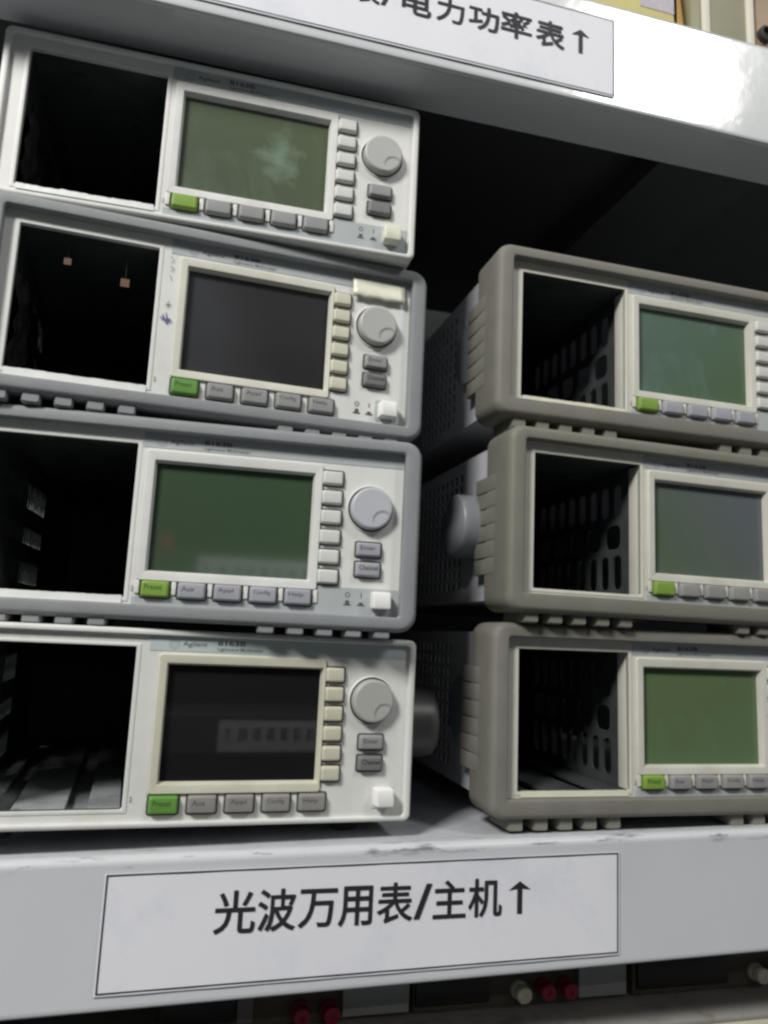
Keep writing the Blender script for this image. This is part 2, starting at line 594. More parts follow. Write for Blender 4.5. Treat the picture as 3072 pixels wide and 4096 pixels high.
# paper labels on the shelf lips; glyph boxes were measured on the lip's plane
def paper_label(shelf, loc, size, glyphs, label, border=0.55, shear=0.0):
    root = empty('paper_label', (0, 0, 0))
    tag(root, label, 'label', 'printed paper labels on the shelf lips')
    u0, v0, u1, v1 = size
    bm = bmesh.new()
    nu = 24
    fr, bk = [], []
    for i in range(nu + 1):
        u = u0 + (u1 - u0) * i / nu
        dy = -.25 - .18 * math.sin(i * .9) ** 2
        fr.append([bm.verts.new(Vector((u, dy, v)) * S) for v in (v0 + shear * (u - u0), v1 + shear * (u - u0))])
    for a, b in zip(fr, fr[1:]):
        bm.faces.new((a[0], b[0], b[1], a[1]))
    p = finish('paper_sheet', bm, paper, root)
    md = p.modifiers.new('thickness', 'SOLIDIFY')
    md.thickness = .12 * S
    md.use_rim_only = False
    ed = p.modifiers.new('crisp_edges', 'EDGE_SPLIT')
    ed.split_angle = math.radians(30)
    bm = bmesh.new()
    g = 0.9
    for a, b in (((u0 + g, v0 + g), (u1 - g, v0 + g)), ((u0 + g, v1 - g), (u1 - g, v1 - g))):
        for k in range(nu):
            ua, ub = a[0] + (b[0] - a[0]) * k / nu, a[0] + (b[0] - a[0]) * (k + 1) / nu
            vs = [bm.verts.new(Vector((u, -.62, v + shear * (u - u0))) * S) for u, v in ((ua, a[1]), (ub, a[1]), (ub, a[1] + border), (ua, a[1] + border))]
            bm.faces.new(vs)
    for u in (u0 + g, u1 - g - border):
        vs = [bm.verts.new(Vector((uu, -.62, v + shear * (uu - u0))) * S) for uu, v in ((u, v0 + g + border), (u + border, v0 + g + border), (u + border, v1 - g), (u, v1 - g))]
        bm.faces.new(vs)
    finish('border_line', bm, ink, root)
    bold = [(t, r) for t, r in glyphs] + [(t, (r[0] + .32, r[1], r[2] + .32, r[3])) for t, r in glyphs if t != '↑'] + [(t, (r[0] + .16, r[1] + .25, r[2] + .16, r[3] + .25)) for t, r in glyphs if t != '↑']
    lettering('lettering', ink, root, bold, -.66, 0.008, .004)
    root.location = Vector(loc) * S
    return root


LG = [('光', (118.5, -42.6, 136.5, -24.8)), ('波', (137.6, -42.4, 154.7, -24.7)), ('万', (156.0, -41.8, 173.6, -25.4)), ('用', (174.5, -42, 190.4, -24.8)),
      ('表', (192.8, -41.6, 210.0, -23.9)), ('/', (210.8, -40.4, 219.4, -25.0)), ('主', (220.3, -40.7, 236.7, -23.8)), ('机', (238.1, -40.9, 255.3, -23.6)),
      ('↑', (259.2, -40.2, 270.9, -25.2))]
paper_label(low, (0, -10.0, 0), (71.2, -64.9, 320.2, -16.2), LG, 'white paper label with thin black border and arrow on the lower shelf', .6, .0125)
K = 350.3 / 336.3                               # lip plane moved from y=-44 to y=UPY along the sight lines
CX, CZ = 88.745, 89.941


def up(u, v):
    return (CX + (u - CX) * K, CZ + (v - CZ) * K)


UG = [('表', 150.0, 401.4, 163.2, 414.4), ('/', 163.8, 402.4, 170.5, 413.9), ('电', 174.8, 401.6, 190.3, 415.2), ('力', 193.2, 402.3, 208.2, 416.0), ('功', 210.8, 403.0, 227.6, 416.6),
      ('率', 228.8, 403.2, 246.4, 418.5), ('表', 248.8, 403.2, 265.6, 418.7), ('↑', 269.9, 404.6, 280.8, 418.8)]
UG = [(s, (*up(a, b), *up(c, d))) for s, a, b, c, d in UG]
ua, va = up(40.0, 380.2)
ub, vb = up(296.4, 427.6)
paper_label(upp, (0, UPY - 1.0, 0), (ua, va, ub, vb), UG, 'white paper label with larger blank right end stuck on the upper shelf lip', .4, .012)


# ------------------------------------------------------------------ the rack across the aisle, mirrored faintly in the screens
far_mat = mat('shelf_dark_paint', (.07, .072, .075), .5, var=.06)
added_panel = box('wall', wall_mat, None, -2200, 2600, -1400, -1380, -600, 760)  # unseen panel added to darken the screen reflections
tag(added_panel, kind='structure')
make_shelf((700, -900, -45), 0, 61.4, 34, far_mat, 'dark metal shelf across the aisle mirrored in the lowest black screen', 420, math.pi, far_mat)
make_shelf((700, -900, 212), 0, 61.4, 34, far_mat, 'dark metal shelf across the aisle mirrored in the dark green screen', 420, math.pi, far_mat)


def far_label(x, z, label):
    root = empty('paper_label', (x, -898.6, z), math.pi)
    tag(root, label, 'label', 'printed paper labels on the shelf lips')
    box('paper_sheet', paper, root, -246, 0, -.3, -.1, -49, 0)
    bm = bmesh.new()
    rnd = random.Random(11)
    for k in range(9):                                          # unreadable strokes
        u = -228 + k * 22.5
        for j in range(4):
            box_bm(bm, u + rnd.uniform(0, 2), u + rnd.uniform(13, 17), -.6, -.35, -30 + j * 5.2, -28.2 + j * 5.2)
        for j in range(2):
            a = u + rnd.uniform(3, 12)
            box_bm(bm, a, a + 2, -.62, -.36, -31, -12)
    box_bm(bm, -16.2, -13.6, -.6, -.35, -31, -14)
    box_bm(bm, -19, -11, -.61, -.34, -17, -14.5)
    finish('lettering', bm, ink, root)
    return root


far_label(260, -55, 'far paper label with marks mirrored in the black screen')
far_label(6, 204, 'far paper label mirrored along the bottom of the dark green screen')
red_m = mat('box_red', (.45, .03, .02), .5)
rb = empty('red_box', (-52, -925, 212.5))
tag(rb, 'small red box on the facing shelf, a red glint in the dark green screen', 'box')
box('body', red_m, rb, -11, 11, -30, 0, 0, 24, 2)
box('lid', red_m, rb, -11.6, 11.6, -30.6, .6, 24.1, 29, 2)

# ------------------------------------------------------------------ instruments
def key(parent, name, m, cu, cv, kw, kh, top=-3.3, txt=None, txt_m=None, y0=0.2, gap=.75, txt_w=.62):
    bm = bmesh.new()
    r = (cu - kw / 2, cv - kh / 2, cu + kw / 2, cv + kh / 2)
    loft(bm, [ring_at(r, -.1, y0, .9, 3), ring_at(r, 0, y0 - 1.2, .9, 3), ring_at(r, .45, top + .4, .9, 3), ring_at(r, .75, top + .06, .8, 3), ring_at(r, 1.1, top, .7, 3)], False, True)
    o = finish(name, bm, m, parent)
    g = bmesh.new()
    rr = ring_at(r, -gap, y0 - .55, 1.2, 3)
    loft(g, [ring_at(r, -gap, y0 - .35, 1.2, 3), rr], False, True)
    finish('key_gap_shade', g, gap_shade, o)
    if txt:
        w_ = kw * txt_w * min(1.0, len(txt) / 6 + .25)
        lettering('lettering', txt_m, o, [(txt, (cu - kw * .36, cv - .35, cu - kw * .36 + w_, cv + kh * .27))], top - .04, .012)
    return o


def knob(parent, m, panel_m, cu, cv, R=10.6):
    bm = bmesh.new()
    lathe(bm, [(R + 1.6, .1), (R + 1.55, -.5), (R + 1.2, -.8), (R + .85, -.75), (R + .7, .2)], 64, 'y', (cu, 0, cv))
    ringo = finish('knob_ring', bm, panel_m, parent)
    bm = bmesh.new()
    lathe(bm, [(R + .75, -.12), (0.01, -.12)], 48, 'y', (cu, 0, cv))
    bmesh.ops.remove_doubles(bm, verts=bm.verts, dist=1e-7)
    bm2 = bmesh.new()
    top = -5.2
    n = 96
    prof = [(R, -.2), (R - .05, top + 1.2), (R - .35, top + .45), (R - .9, top + .1)] + [(R - .9 - k * (R - 1.0) / 22, top) for k in range(1, 23)]
    rings = []
    da = math.radians(-48)
    dc = (cu + 8.6 * math.cos(da), cv + 8.6 * math.sin(da))
    for r, y in prof:
        ring = []
        for k in range(n):
            t = 2 * math.pi * k / n
            u, v = cu + r * math.cos(t), cv + r * math.sin(t)
            d = math.hypot(u - dc[0], v - dc[1])
            yy = y
            if y <= top + .5 and d < 5.4:
                yy = y + 0.55 * min(1.0, (5.4 - d) / .9)
            ring.append((u, yy, v))
        rings.append(ring)
    loft(bm2, rings, False, True)
    k_ = finish('knob', bm2, m, parent, angle=50)
    finish('knob_gap_shade', bm, gap_shade, k_)
    return k_


VA = dict(bay=(12.2, 6.6, 77.8, 80.0), disp=(87.2, 20.0, 162.6, 71.8), k0=(91.6, 11.1), kp=16.7, kw=12.9, kh=7.6, sk=(172.3, 71.0), skp=9.85, skw=10.2, skh=7.0,
          kn=(192.2, 56.9), en=(192.0, 36.3), ch=(192.0, 26.4), pw=(199.0, 11.2), bez=(82.2, 14.8, 167.4, 77.6))
VB = dict(bay=(11.0, 8.0, 75.2, 80.0), disp=(90.4, 19.4, 163.4, 72.2), k0=(93.0, 9.8), kp=17.28, kw=13.1, kh=8.0, sk=(170.3, 69.9), skp=9.4, skw=9.4, skh=7.0,
          kn=(190.0, 57.8), en=(190.4, 37.7), ch=(190.2, 27.7), pw=(197.6, 11.6), bez=(85.6, 14.2, 165.8, 77.4))


def grid_holes(y0, v0, ny, nv, py, pv, s):
    hs = []
    for i in range(ny):
        for j in range(nv):
            y, v = y0 + i * py, v0 + j * pv
            hs.append(rrect(y, v, y + s, v + s, 1.0, 2))
    return hs


CACHE = {}


def cached(name, m, parent, fn):
    """share mesh data between the instruments"""
    if name in CACHE:
        return link(CACHE[name].name.split('.')[0] if False else name.split('|')[0], CACHE[name], m, parent)
    o = fn()
    CACHE[name] = o.data
    return o


def instrument(cfg):
    V = dict(VA if cfg['var'] == 'A' else VB)
    V.update(cfg.get('V', {}))
    root = empty('optical_instrument', (cfg['x'], cfg['y'], cfg['z']), cfg['yaw'], cfg.get('roll', 0.0))
    tag(root, cfg['label'], 'instrument', cfg['group'])
    pm = cfg['panel']
    W, H = 212.3, 88.5
    bu = cfg.get('bumper')
    # front panel: plate with the module bay and the display cut out
    b = V['bay']
    d = V['disp']
    ins = 1.6 if not bu else .2
    front = plate('front_panel', pm, root, rrect(ins, ins, W - ins, H - ins, 3, 4), [rect_loop(*b), rect_loop(d[0] - .6, d[1] - .6, d[2] + .6, d[3] + .6)], 2.4, 'UV', 0.0)
    # return edges of the bay opening
    bm = bmesh.new()
    frame_bm(bm, (b[0] - 2.2, b[1] - 2.0, b[2] + 2.2, b[3] + 1.6), .6, b, .3, 1.2, -.35, .5, .4, 2.6, 3)
    finish('bay_surround', bm, cfg.get('bay_m', pm), root)
    box('bay_divider', pm, root, b[2] + .06, b[2] + 1.2, 2.7, 11.5, b[1], b[3], .3)
    if not bu:
        bm = bmesh.new()
        frame_bm(bm, (0, 0, W, H), 3.6, (3.4, 2.6, W - 3.4, H - 2.9), 1.6, 14, -2.6, 1.5, .7, .1, 6)
        finish('panel_rim', bm, pm, root)
    # brand band along the top, grey band under the keys
    topv = H - (2.8 if not bu else 1.8)
    bu0 = V['bez'][0] - (2.0 if cfg['var'] == 'A' else 4.6)
    bandb = V['bez'][3] + 1.2
    box('brand_band', cfg.get('band', band_grey), root, bu0, W - 4.2, -.25, .2, bandb, topv)
    if cfg.get('lowband'):
        bm = bmesh.new()
        vb0 = 3.0 if not bu else 2.0
        box_bm(bm, bu0 + 1, W - 4.2, -.22, .2, vb0, 7.4)
        box_bm(bm, V['k0'][0] + 4 * V['kp'] + 8.2, W - 4.2, -.22, .2, 7.4, 17.0)
        finish('lower_band', bm, band_grey, root)
    # display: raised bezel, screen pane set back inside it
    bz = V['bez']
    bm = bmesh.new()
    rings = [ring_at(bz, 0, .1, 1.6, 4), ring_at(bz, .1, -.9, 1.5, 4), ring_at(bz, .5, -1.4, 1.3, 4)]
    dd = (d[0], d[1], d[2], d[3])
    rings += [ring_at(dd, -1.5, -1.4, .8, 4), ring_at(dd, -1.0, -1.25, .7, 4), ring_at(dd, -.2, .9, .5, 4), ring_at(dd, 0, 3.2, .4, 4)]
    loft(bm, rings)
    dz = finish('display_bezel', bm, cfg['bezel'], root)
    bm = bmesh.new()
    box_bm(bm, d[0] - .5, d[2] + .5, 2.6, 4.0, d[1] - .5, d[3] + .5)
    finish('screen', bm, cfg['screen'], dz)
    if cfg['var'] == 'A':
        bm = bmesh.new()
        for k in range(6):                                     # tongues of the bezel between the keys
            uc = V['k0'][0] + (k - .5) * V['kp']
            box_bm(bm, uc - 1.1, uc + 1.1, -1.1, .1, 8.8, bz[1] + .3, .3)
        finish('key_divider', bm, cfg['bezel'], dz)
    # keys
    names = ['Preset', 'Aux', 'Appl', 'Config', 'Help']
    for k in range(5):
        key(root, 'preset_key' if k == 0 else 'function_key', cfg['green'] if k == 0 else cfg['keys'], V['k0'][0] + k * V['kp'], V['k0'][1], V['kw'], V['kh'],
            txt=names[k] if cfg.get('text', True) else None, txt_m=ink_green if k == 0 else ink_grey)
    for k in range(6):
        key(root, 'soft_key', cfg['soft'], V['sk'][0] - (.0), V['sk'][1] - k * V['skp'], V['skw'], V['skh'], top=-2.8)
    key(root, 'enter_key', cfg['enter'], V['en'][0], V['en'][1], 12.4, 7.0, txt='Enter' if cfg.get('text', True) else None, txt_m=ink_grey)
    key(root, 'channel_key', cfg['chan'], V['ch'][0], V['ch'][1], 12.4, 7.2, txt='Channel' if cfg.get('text', True) else None, txt_m=ink, txt_w=.74)
    knob(root, cfg['knob'], pm, *V['kn'])
    # power switch: a tall white push button
    pu, pv = V['pw']
    pb = bmesh.new()
    r = (pu - 4.6, pv - 4.0, pu + 4.6, pv + 4.4)
    po = cfg.get('power_out', 7.0)
    loft(pb, [ring_at(r, 0, .3, .8, 3), ring_at(r, .1, -po + .9, .8, 3), ring_at(r, .3, -po + .3, .8, 3), ring_at(r, .9, -po, .7, 3)], False, True)
    pbo = finish('power_button', pb, cfg['power'], root)
    g = bmesh.new()
    loft(g, [ring_at(r, -1.4, -.1, 1, 3), ring_at(r, -1.4, -.32, 1, 3)], False, True)
    finish('button_recess', g, cfg.get('recess', band_grey), pbo)
    # printed marks
    base = V['bez'][0]
    bv = bandb + .4
    lettering('lettering', ink_grey, root, [('Agilent', (base + 10.2, bv + 1.3, base + 21.5, bv + 4.2))], -.3, .012)
    lettering('lettering', ink, root, [('8163B', (base + 26.4, bv + 2.9, base + 39.6, bv + 5.2))], -.31, .014)
    lettering('lettering', ink_grey, root, [('Lightwave Multimeter', (base + 26.4, bv - .1, base + 48.5, bv + 1.9))], -.32, .008)
    bm = bmesh.new()
    for ring_r, n, s in ((.7, 6, .16), (1.5, 10, .24), (2.3, 12, .3)):
        for k in range(n):
            a = 2 * math.pi * (k + ring_r) / n
            cu, cv = base + 6.4 + ring_r * math.cos(a), bv + 2.7 + ring_r * math.sin(a)
            q = [bm.verts.new(Vector((cu + s * math.cos(a + t * math.pi / 2), -.33, cv + s * math.sin(a + t * math.pi / 2))) * S) for t in range(4)]
            bm.faces.new(q)
    finish('emblem', bm, ink_grey, root)
    if cfg.get('marks', True):
        bm = bmesh.new()
        y = -.36
        u, v = pu - 16.2, pv + 2.4
        for k in range(20):                                     # power symbols: a ring and a bar, a button icon under each
            a, a2 = 2 * math.pi * k / 20, 2 * math.pi * (k + 1) / 20
            bm.faces.new([bm.verts.new(Vector((u + rr * math.cos(t), y, v + rr * math.sin(t))) * S) for rr, t in ((1.25, a), (1.25, a2), (.9, a2), (.9, a))])
        box_bm(bm, u + 6.6, u + 7.0, y - .02, y, v - 1.3, v + 1.3)
        for uu, hh in ((u, 1.8), (u + 6.8, 1.1)):
            bm.faces.new([bm.verts.new(Vector(p) * S) for p in ((uu - 1.9, y, v - 5.2), (uu + 1.9, y, v - 5.2), (uu + 1.9, y, v - 4.6), (uu - 1.9, y, v - 4.6))])
            bm.faces.new([bm.verts.new(Vector(p) * S) for p in ((uu - 1.0, y - .01, v - 4.55), (uu + 1.0, y - .01, v - 4.55), (uu + 1.0, y - .01, v - 4.55 + hh), (uu - 1.0, y - .01, v - 4.55 + hh))])
        finish('power_symbol', bm, ink_grey, root)
    bm = bmesh.new()                                            # slot number printed beside the bay
    text_into(bm, '2', (b[2] + 2.8, b[1] + 3.2, b[2] + 4.0, b[1] + 5.4), -.42)
    finish('slot_number', bm, ink_grey, root)

    # module bay behind the opening: perforated side walls, railed floor, back plane
    bd = 215.0
    L, Rr_ = b[0] - 2.0, b[2] + 1.4

    def right_wall():
        hs = []
        for k in range(8):
            hs.append(rrect(21 + k * 13.2, 11, 29.6 + k * 13.2, 31, 3.6, 4))
        for k in range(5):
            hs.append(rrect(22 + k * 21, 35, 37.5 + k * 21, 49, 4.0, 4))
        for k in range(8):
            hs.append(rrect(21 + k * 13.2, 54, 29.6 + k * 13.2, 73, 3.6, 4))
        return plate('bay_side_wall', bay_metal, root, rect_loop(2.8, 2.5, bd, 86), hs, 1.0, 'YV', Rr_ + .5)

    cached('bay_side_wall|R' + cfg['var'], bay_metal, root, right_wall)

    def left_wall():
        hs = []
        for v0, v1 in ((14, 27), (36, 46), (56, 71)):
            for k in range(18):
                hs.append(rrect(30 + k * 5.4, v0, 33 + k * 5.4, v1, 1.4, 2))
        return plate('bay_side_wall', bay_metal, root, rect_loop(2.8, 2.5, bd, 86), hs, 1.2, 'YV', L)

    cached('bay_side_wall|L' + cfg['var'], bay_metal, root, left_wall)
    fl = b[1] - .6
    bm = bmesh.new()
    ww = Rr_ - L
    for a0, a1 in ((.02, .17), (.29, .62), (.76, .97)):
        box_bm(bm, L + ww * a0, L + ww * a1, 3, bd, fl - 2.0, fl, .4)
    box_bm(bm, L + 1, Rr_ - 1, 4, bd, fl - 5.2, fl - 4)
    finish('bay_floor', bm, bay_floor if cfg.get('bright_floor') else bay_metal, root)
    box('bay_ceiling', bay_metal, root, L + .8, Rr_ - .8, 3, bd, b[3] + .8, b[3] + 2.0)
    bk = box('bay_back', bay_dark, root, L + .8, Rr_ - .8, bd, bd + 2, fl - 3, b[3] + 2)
    for (cu, cv, s) in cfg.get('pads', ()):
        box('connector_pad', pink_pad, bk, cu - s, cu + s, bd - 3, bd - .2, cv - s, cv + s)
    if cfg.get('film'):                                         # crumpled clear film left along the bay's side
        bm = bmesh.new()
        rnd = random.Random(3 + len(cfg['label']))
        cols = []
        for i in range(15):
            cols.append([bm.verts.new(Vector((L + 4.2 + rnd.uniform(-2.4, 2.4) + .05 * i, 4 + i * 4.5, fl + .5 + j * (5.0 if i % 2 else 4.8) + rnd.uniform(-1.2, 1.2))) * S) for j in range(11)])
        for a_, b_ in zip(cols, cols[1:]):
            for j in range(10):
                bm.faces.new((a_[j], a_[j + 1], b_[j + 1], b_[j]))
        fo_ = finish('plastic_film', bm, film_mat, root, angle=60)
        sb = fo_.modifiers.new('soft_folds', 'SUBSURF')
        sb.levels = sb.render_levels = 2
    # case around the works
    D = 330.0
    y0c = 3.0 if bu else 14.2
    sides = grid_holes(74, 8, 17, 10, 8.6, 7.5, 5.4)

    def side(u):
        return plate('case_side', case_metal, root, rect_loop(y0c, .6, D, H - .6), sides, 1.0, 'YV', u)

    cm_ = case_darkened if cfg['x'] < 100 else case_metal
    cached('case_side|l%d' % bool(bu), cm_, root, lambda: side(.7))
    cached('case_side|r%d' % bool(bu), cm_, root, lambda: side(W - .7))
    bm = bmesh.new()
    box_bm(bm, .1, W - .1, y0c, D, H - 1.4, H - .3)
    box_bm(bm, .1, W - .1, y0c, D, .3, 1.4)
    box_bm(bm, 1.3, W - 1.3, D - 2, D - .5, 1.5, H - 1.5)
    finish('case_cover', bm, cm_, root)
    # carrying handle hubs on both sides
    hd = cfg.get('hub', 5.0)
    for sgn, uu in ((-1, 0.0), (1, W)):
        if sgn > 0 and not cfg.get('hub_right'):
            continue
        hh = cfg.get('hub_right', hd) if sgn > 0 else hd
        bm = bmesh.new()
        pr = [(18.5, 0), (18.5, .72 * hh), (18.4, .9 * hh), (17.9, .97 * hh), (17.0, hh), (8, hh + .1), (0.05, hh + .15)]
        lathe(bm, [(r_, sgn * a) for r_, a in pr], 40, 'x', (uu, cfg.get('hub_y', 46), 44))
        finish('handle_hub', bm, hub_dark if sgn > 0 else hub_white, root)
    # rubber bumper with grip ribs and feet
    if bu:
        bmm = cfg['bumper_m']
        top, bot, sidew = bu['top'], bu['bot'], bu['side']
        outer = (-sidew, -bot, W + sidew, top)
        inner = (4.2, 3.6, W - 3.8, H - 2.3)
        bm = bmesh.new()
        yb, yf, fo = 27.0, -bu['proud'], bu['fil']
        rings = [ring_at((0.8, .8, W - .8, H - .8), 0, yb, 3, 6), ring_at(outer, 1.2, yb, bu['r'], 6), ring_at(outer, 0, yb - 2.5, bu['r'], 6)]
        for k in range(0, 6):
            a = math.radians(90 * k / 5)
            rings.append(ring_at(outer, fo * (1 - math.cos(a)), yf + fo * 1.6 * (1 - math.sin(a)), max(bu['r'] - .5 * fo * (1 - math.cos(a)), 1.2), 6))
        for k in range(0, 4):
            a = math.radians(90 * k / 3)
            rings.append(ring_at(inner, -.9 * (1 - math.sin(a)), yf + .9 * (1 - math.cos(a)), 2.0, 6))
        rings.append(ring_at(inner, 0, .6, 1.6, 6))
        loft(bm, rings)
        bo = finish('bumper', bm, bmm, root, angle=50)
        for sgn in ((-1, 1) if bu.get('ribs') else ()):
            for k in range(6):
                v0 = 14.0 + k * 9.3
                bm = bmesh.new()
                ua, ub = sorted((sgn * -.6 + (0 if sgn < 0 else W), (-sidew - .25) if sgn < 0 else (W + sidew + .25)))
                rr = (ua, v0, ub, v0 + 8.7)
                loft(bm, [ring_at(rr, .6, 9, .8, 3), ring_at(rr, 0, 15, .5, 3), ring_at(rr, 0, 39, .5, 3), ring_at(rr, .5, 40.5, .5, 3)], True, True)
                finish('grip_rib', bm, bmm, bo)
        fh = cfg['foot']
        for g0 in (11.0, 144.0):
            for k in range(5):
                u = g0 + 14.1 * k
                bm = bmesh.new()
                r0 = (u - 4.2, -bot - fh, u + 4.2, -bot + 2.4)
                loft(bm, [ring_at(r0, .8, -bu['proud'] + bu.get('fy', 2.2), .9, 3), ring_at(r0, .1, -bu['proud'] + bu.get('fy', 2.2) + 1.4, 1.0, 3), ring_at(r0, 0, 24, 1.0, 3), ring_at(r0, .4, 25, .8, 3)], True, True)
                finish('foot', bm, bmm, bo)
    elif cfg.get('foot'):
        for u in (22, 186):
            for y in (26, 280):
                bm = bmesh.new()
                lathe(bm, [(7.5, 0), (7.5, 1.5), (6.4, cfg['foot'])], 24, 'y', (0, 0, 0))
                o = finish('foot', bm, foot_black, root, (u, y, .2))
                o.rotation_euler = (-math.pi / 2, 0, 0)
    return root


LB = dict(top=92.7, bot=3.6, side=4.9, proud=5.5, fil=2.6, r=8.5)
RB = dict(top=93.6, bot=6.4, side=5.0, proud=6.0, fil=3.2, r=8.0, ribs=True, fy=4.0)
GL = 'white bench instruments with empty module bays stacked on the shelf'
sc_green = screen_mat('screen_grey_green', (.060, .080, .052), (.075, .098, .052), haze_amt=.3, haze_col=(.17, .24, .18), refl_spot=(.68, .52, .16, .28, .8), coat_rough=.12, direction=(.6, 0, .6))
sc_grey = screen_mat('screen_charcoal', (.030, .031, .034), (.016, .016, .017), coat_rough=.1, direction=(1, 0, .2), lo=.3, hi=.7)  # left side painted paler, as a reflection on the pane
sc_dkgreen = screen_mat('screen_dark_green', (.030, .055, .028), (.037, .070, .034), coat_rough=.06, direction=(.5, 0, .3))
sc_black = screen_mat('screen_black', (.006, .006, .007), (.006, .006, .007), coat_rough=.03)
sc_teal = screen_mat('screen_teal_green', (.078, .132, .098), (.072, .122, .06), haze_amt=.55, haze_col=(.15, .21, .20), coat_rough=.12, direction=(.8, 0, -.5), lo=-.2, hi=.7)
sc_purple = screen_mat('screen_green_violet', (.08, .12, .072), (.105, .118, .128), coat_rough=.1, direction=(.9, 0, .5), lo=.2, hi=1.1, haze_amt=.25, haze_col=(.16, .15, .2))
sc_leaf = screen_mat('screen_leaf_green', (.095, .142, .065), (.105, .165, .09), coat_rough=.1, haze_amt=.2, haze_col=(.16, .26, .14), direction=(.6, 0, -.6))

units = [
    dict(x=-13.9, y=-.3, z=289.8, yaw=-.0235, var='A', panel=panel_white, bezel=panel_white, green=key_lime, keys=key_grey, soft=key_white, enter=key_grey, chan=key_dark,
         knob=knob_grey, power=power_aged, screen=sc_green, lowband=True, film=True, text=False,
         label='white bumperless instrument with grey green screen on top of the left stack', group=GL),
    dict(x=-7.2, y=-2.3, z=196.6, yaw=.0452, var='B', panel=panel_white, bezel=bezel_pale, green=key_green, keys=key_grey, soft=key_yellow, enter=key_grey, chan=key_dark,
         knob=knob_grey, power=power_white, screen=sc_grey, film=True, bumper=LB, bumper_m=bumper_blue, foot=4.5,
         label='instrument with charcoal screen, cream tape above its knob and blue ink scribble', group=GL, band=band_grey),
    dict(x=-10.6, y=5.5, z=95.7, yaw=-.0658, var='A', panel=panel_white, bezel=panel_white, green=key_lime, keys=key_lav, soft=key_white, enter=key_lav, chan=key_lav,
         knob=knob_lav, power=power_white, screen=sc_dkgreen, lowband=True, bumper=LB, bumper_m=bumper_blue, foot=3.6,
         label='instrument with dark green screen and lavender grey knob in blue grey bumper', group=GL),
    dict(x=0, y=-2.6, z=0, yaw=.0448, var='B', panel=panel_white, bezel=bezel_aged, green=key_green, keys=key_warm, soft=key_cream, enter=key_grey, chan=key_dark,
         knob=knob_warm, power=power_white, screen=sc_black, band=band_teal, marks=False, bright_floor=True, foot=8.0, hub_right=22, hub_y=34, recess=panel_white,
         label='white bumperless instrument with black screen and yellowed cream bezel on lower shelf', group=GL),
    dict(x=253.3, y=.3, z=218.5, yaw=-.0032, var='A', panel=panel_cream, bezel=panel_cream, green=key_lime, keys=key_lav, soft=key_white, enter=key_lav, chan=key_lav,
         knob=knob_grey, power=power_white, screen=sc_teal, lowband=True, bumper=RB, bumper_m=bumper_beige, foot=6.2, text=False, hub=4.0, hub_y=46,
         label='beige bumpered instrument with teal green screen topmost of the right stack', group=GL),
    dict(x=259.7, y=-5.8, z=112.2, yaw=.0162, var='A', panel=panel_cream, bezel=panel_cream, green=key_lime, keys=key_grey, soft=key_white, enter=key_grey, chan=key_grey,
         knob=knob_grey, power=power_white, screen=sc_purple, lowband=True, bumper=RB, bumper_m=bumper_green, foot=5.4, text=False, hub=15.0, hub_y=50,
         label='beige bumpered instrument with violet tinged screen and protruding side hub', group=GL),
    dict(x=257.9, y=5.2, z=6.8, yaw=-.0129, var='A', panel=panel_cream, bezel=panel_cream, green=key_lime, keys=key_grey, soft=key_white, enter=key_grey, chan=key_grey,
         knob=knob_grey, power=power_white, screen=sc_leaf, lowband=True, bumper=RB, bumper_m=bumper_beige, foot=6.4, roll=-.007, hub=4.0, hub_y=46,
         label='beige bumpered instrument with plain leaf green screen standing on the lower shelf', group=GL),
]
roots = [instrument(u) for u in units]

# ragged strips of white tape along the lower edge of some bays
tape_white = mat('tape_white', (.74, .745, .73), .4, var=.05, bump=.3, bump_scale=300)
for ri, ub, vb_, hi in ((0, (13, 77), 4.4, 7.2), (1, (11.5, 75), 4.2, 8.3), (2, (13, 77), 3.8, 7.4), (4, (13, 77.4), 4.0, 7.0), (6, (14, 77), 4.0, 7.2)):
    rnd = random.Random(20 + ri)
    bm = bmesh.new()
    lo_, hi_ = [], []
    n = 46
    j0 = 0
    for i in range(n + 1):
        u = ub[0] + (ub[1] - ub[0]) * i / n
        if rnd.random() < .25:
            j0 = rnd.uniform(-1, 1) * (.4 if ri == 0 else .15)
        lo_.append(bm.verts.new(Vector((u, -.62, vb_)) * S))
        hi_.append(bm.verts.new(Vector((u, -.62 + rnd.uniform(-.04, .02), hi + j0 + rnd.uniform(-.08, .08))) * S))
    for i in range(n):
        bm.faces.new((lo_[i], lo_[i + 1], hi_[i + 1], hi_[i]))
    tpo = finish('tape_strip', bm, tape_white if ri < 4 else tape_cream, roots[ri])
    md = tpo.modifiers.new('thickness', 'SOLIDIFY')
    md.thickness = .12 * S
    ed = tpo.modifiers.new('crisp_edges', 'EDGE_SPLIT')
    ed.split_angle = math.radians(30)

# details of the second instrument: cream tape over its top corner, ink and pencil marks on the divider
r2 = roots[1]
for pu_, pv_, sz in ((32.5, 68.5, 1.7), (60.0, 62.5, 2.1)):
    box('hanging_tab', pink_pad, r2, pu_ - sz, pu_ + sz, 8.5, 8.8, pv_ - sz, pv_ + sz)
    box('tab_wire', foot_black, r2, pu_ - .07, pu_ + .07, 8.7, 8.85, pv_ + sz, 81)
bm = bmesh.new()
cols = []
for i in range(9):
    u = 175.5 + 29.5 * i / 8
    dv = .6 * math.sin(i * 2.1)
    cols.append([bm.verts.new(Vector((u, y, v)) * S) for y, v in ((-1.0, 84.2), (-1.6, 82), (-2.2, 77.5), (-3.0, 75.2 + .3 * dv), (-2.4, 72.6 + dv))])
for a, b in zip(cols, cols[1:]):
    for i in range(4):
        bm.faces.new((a[i], a[i + 1], b[i + 1], b[i]))
tp = finish('tape_piece', bm, tape_cream, r2, angle=60)
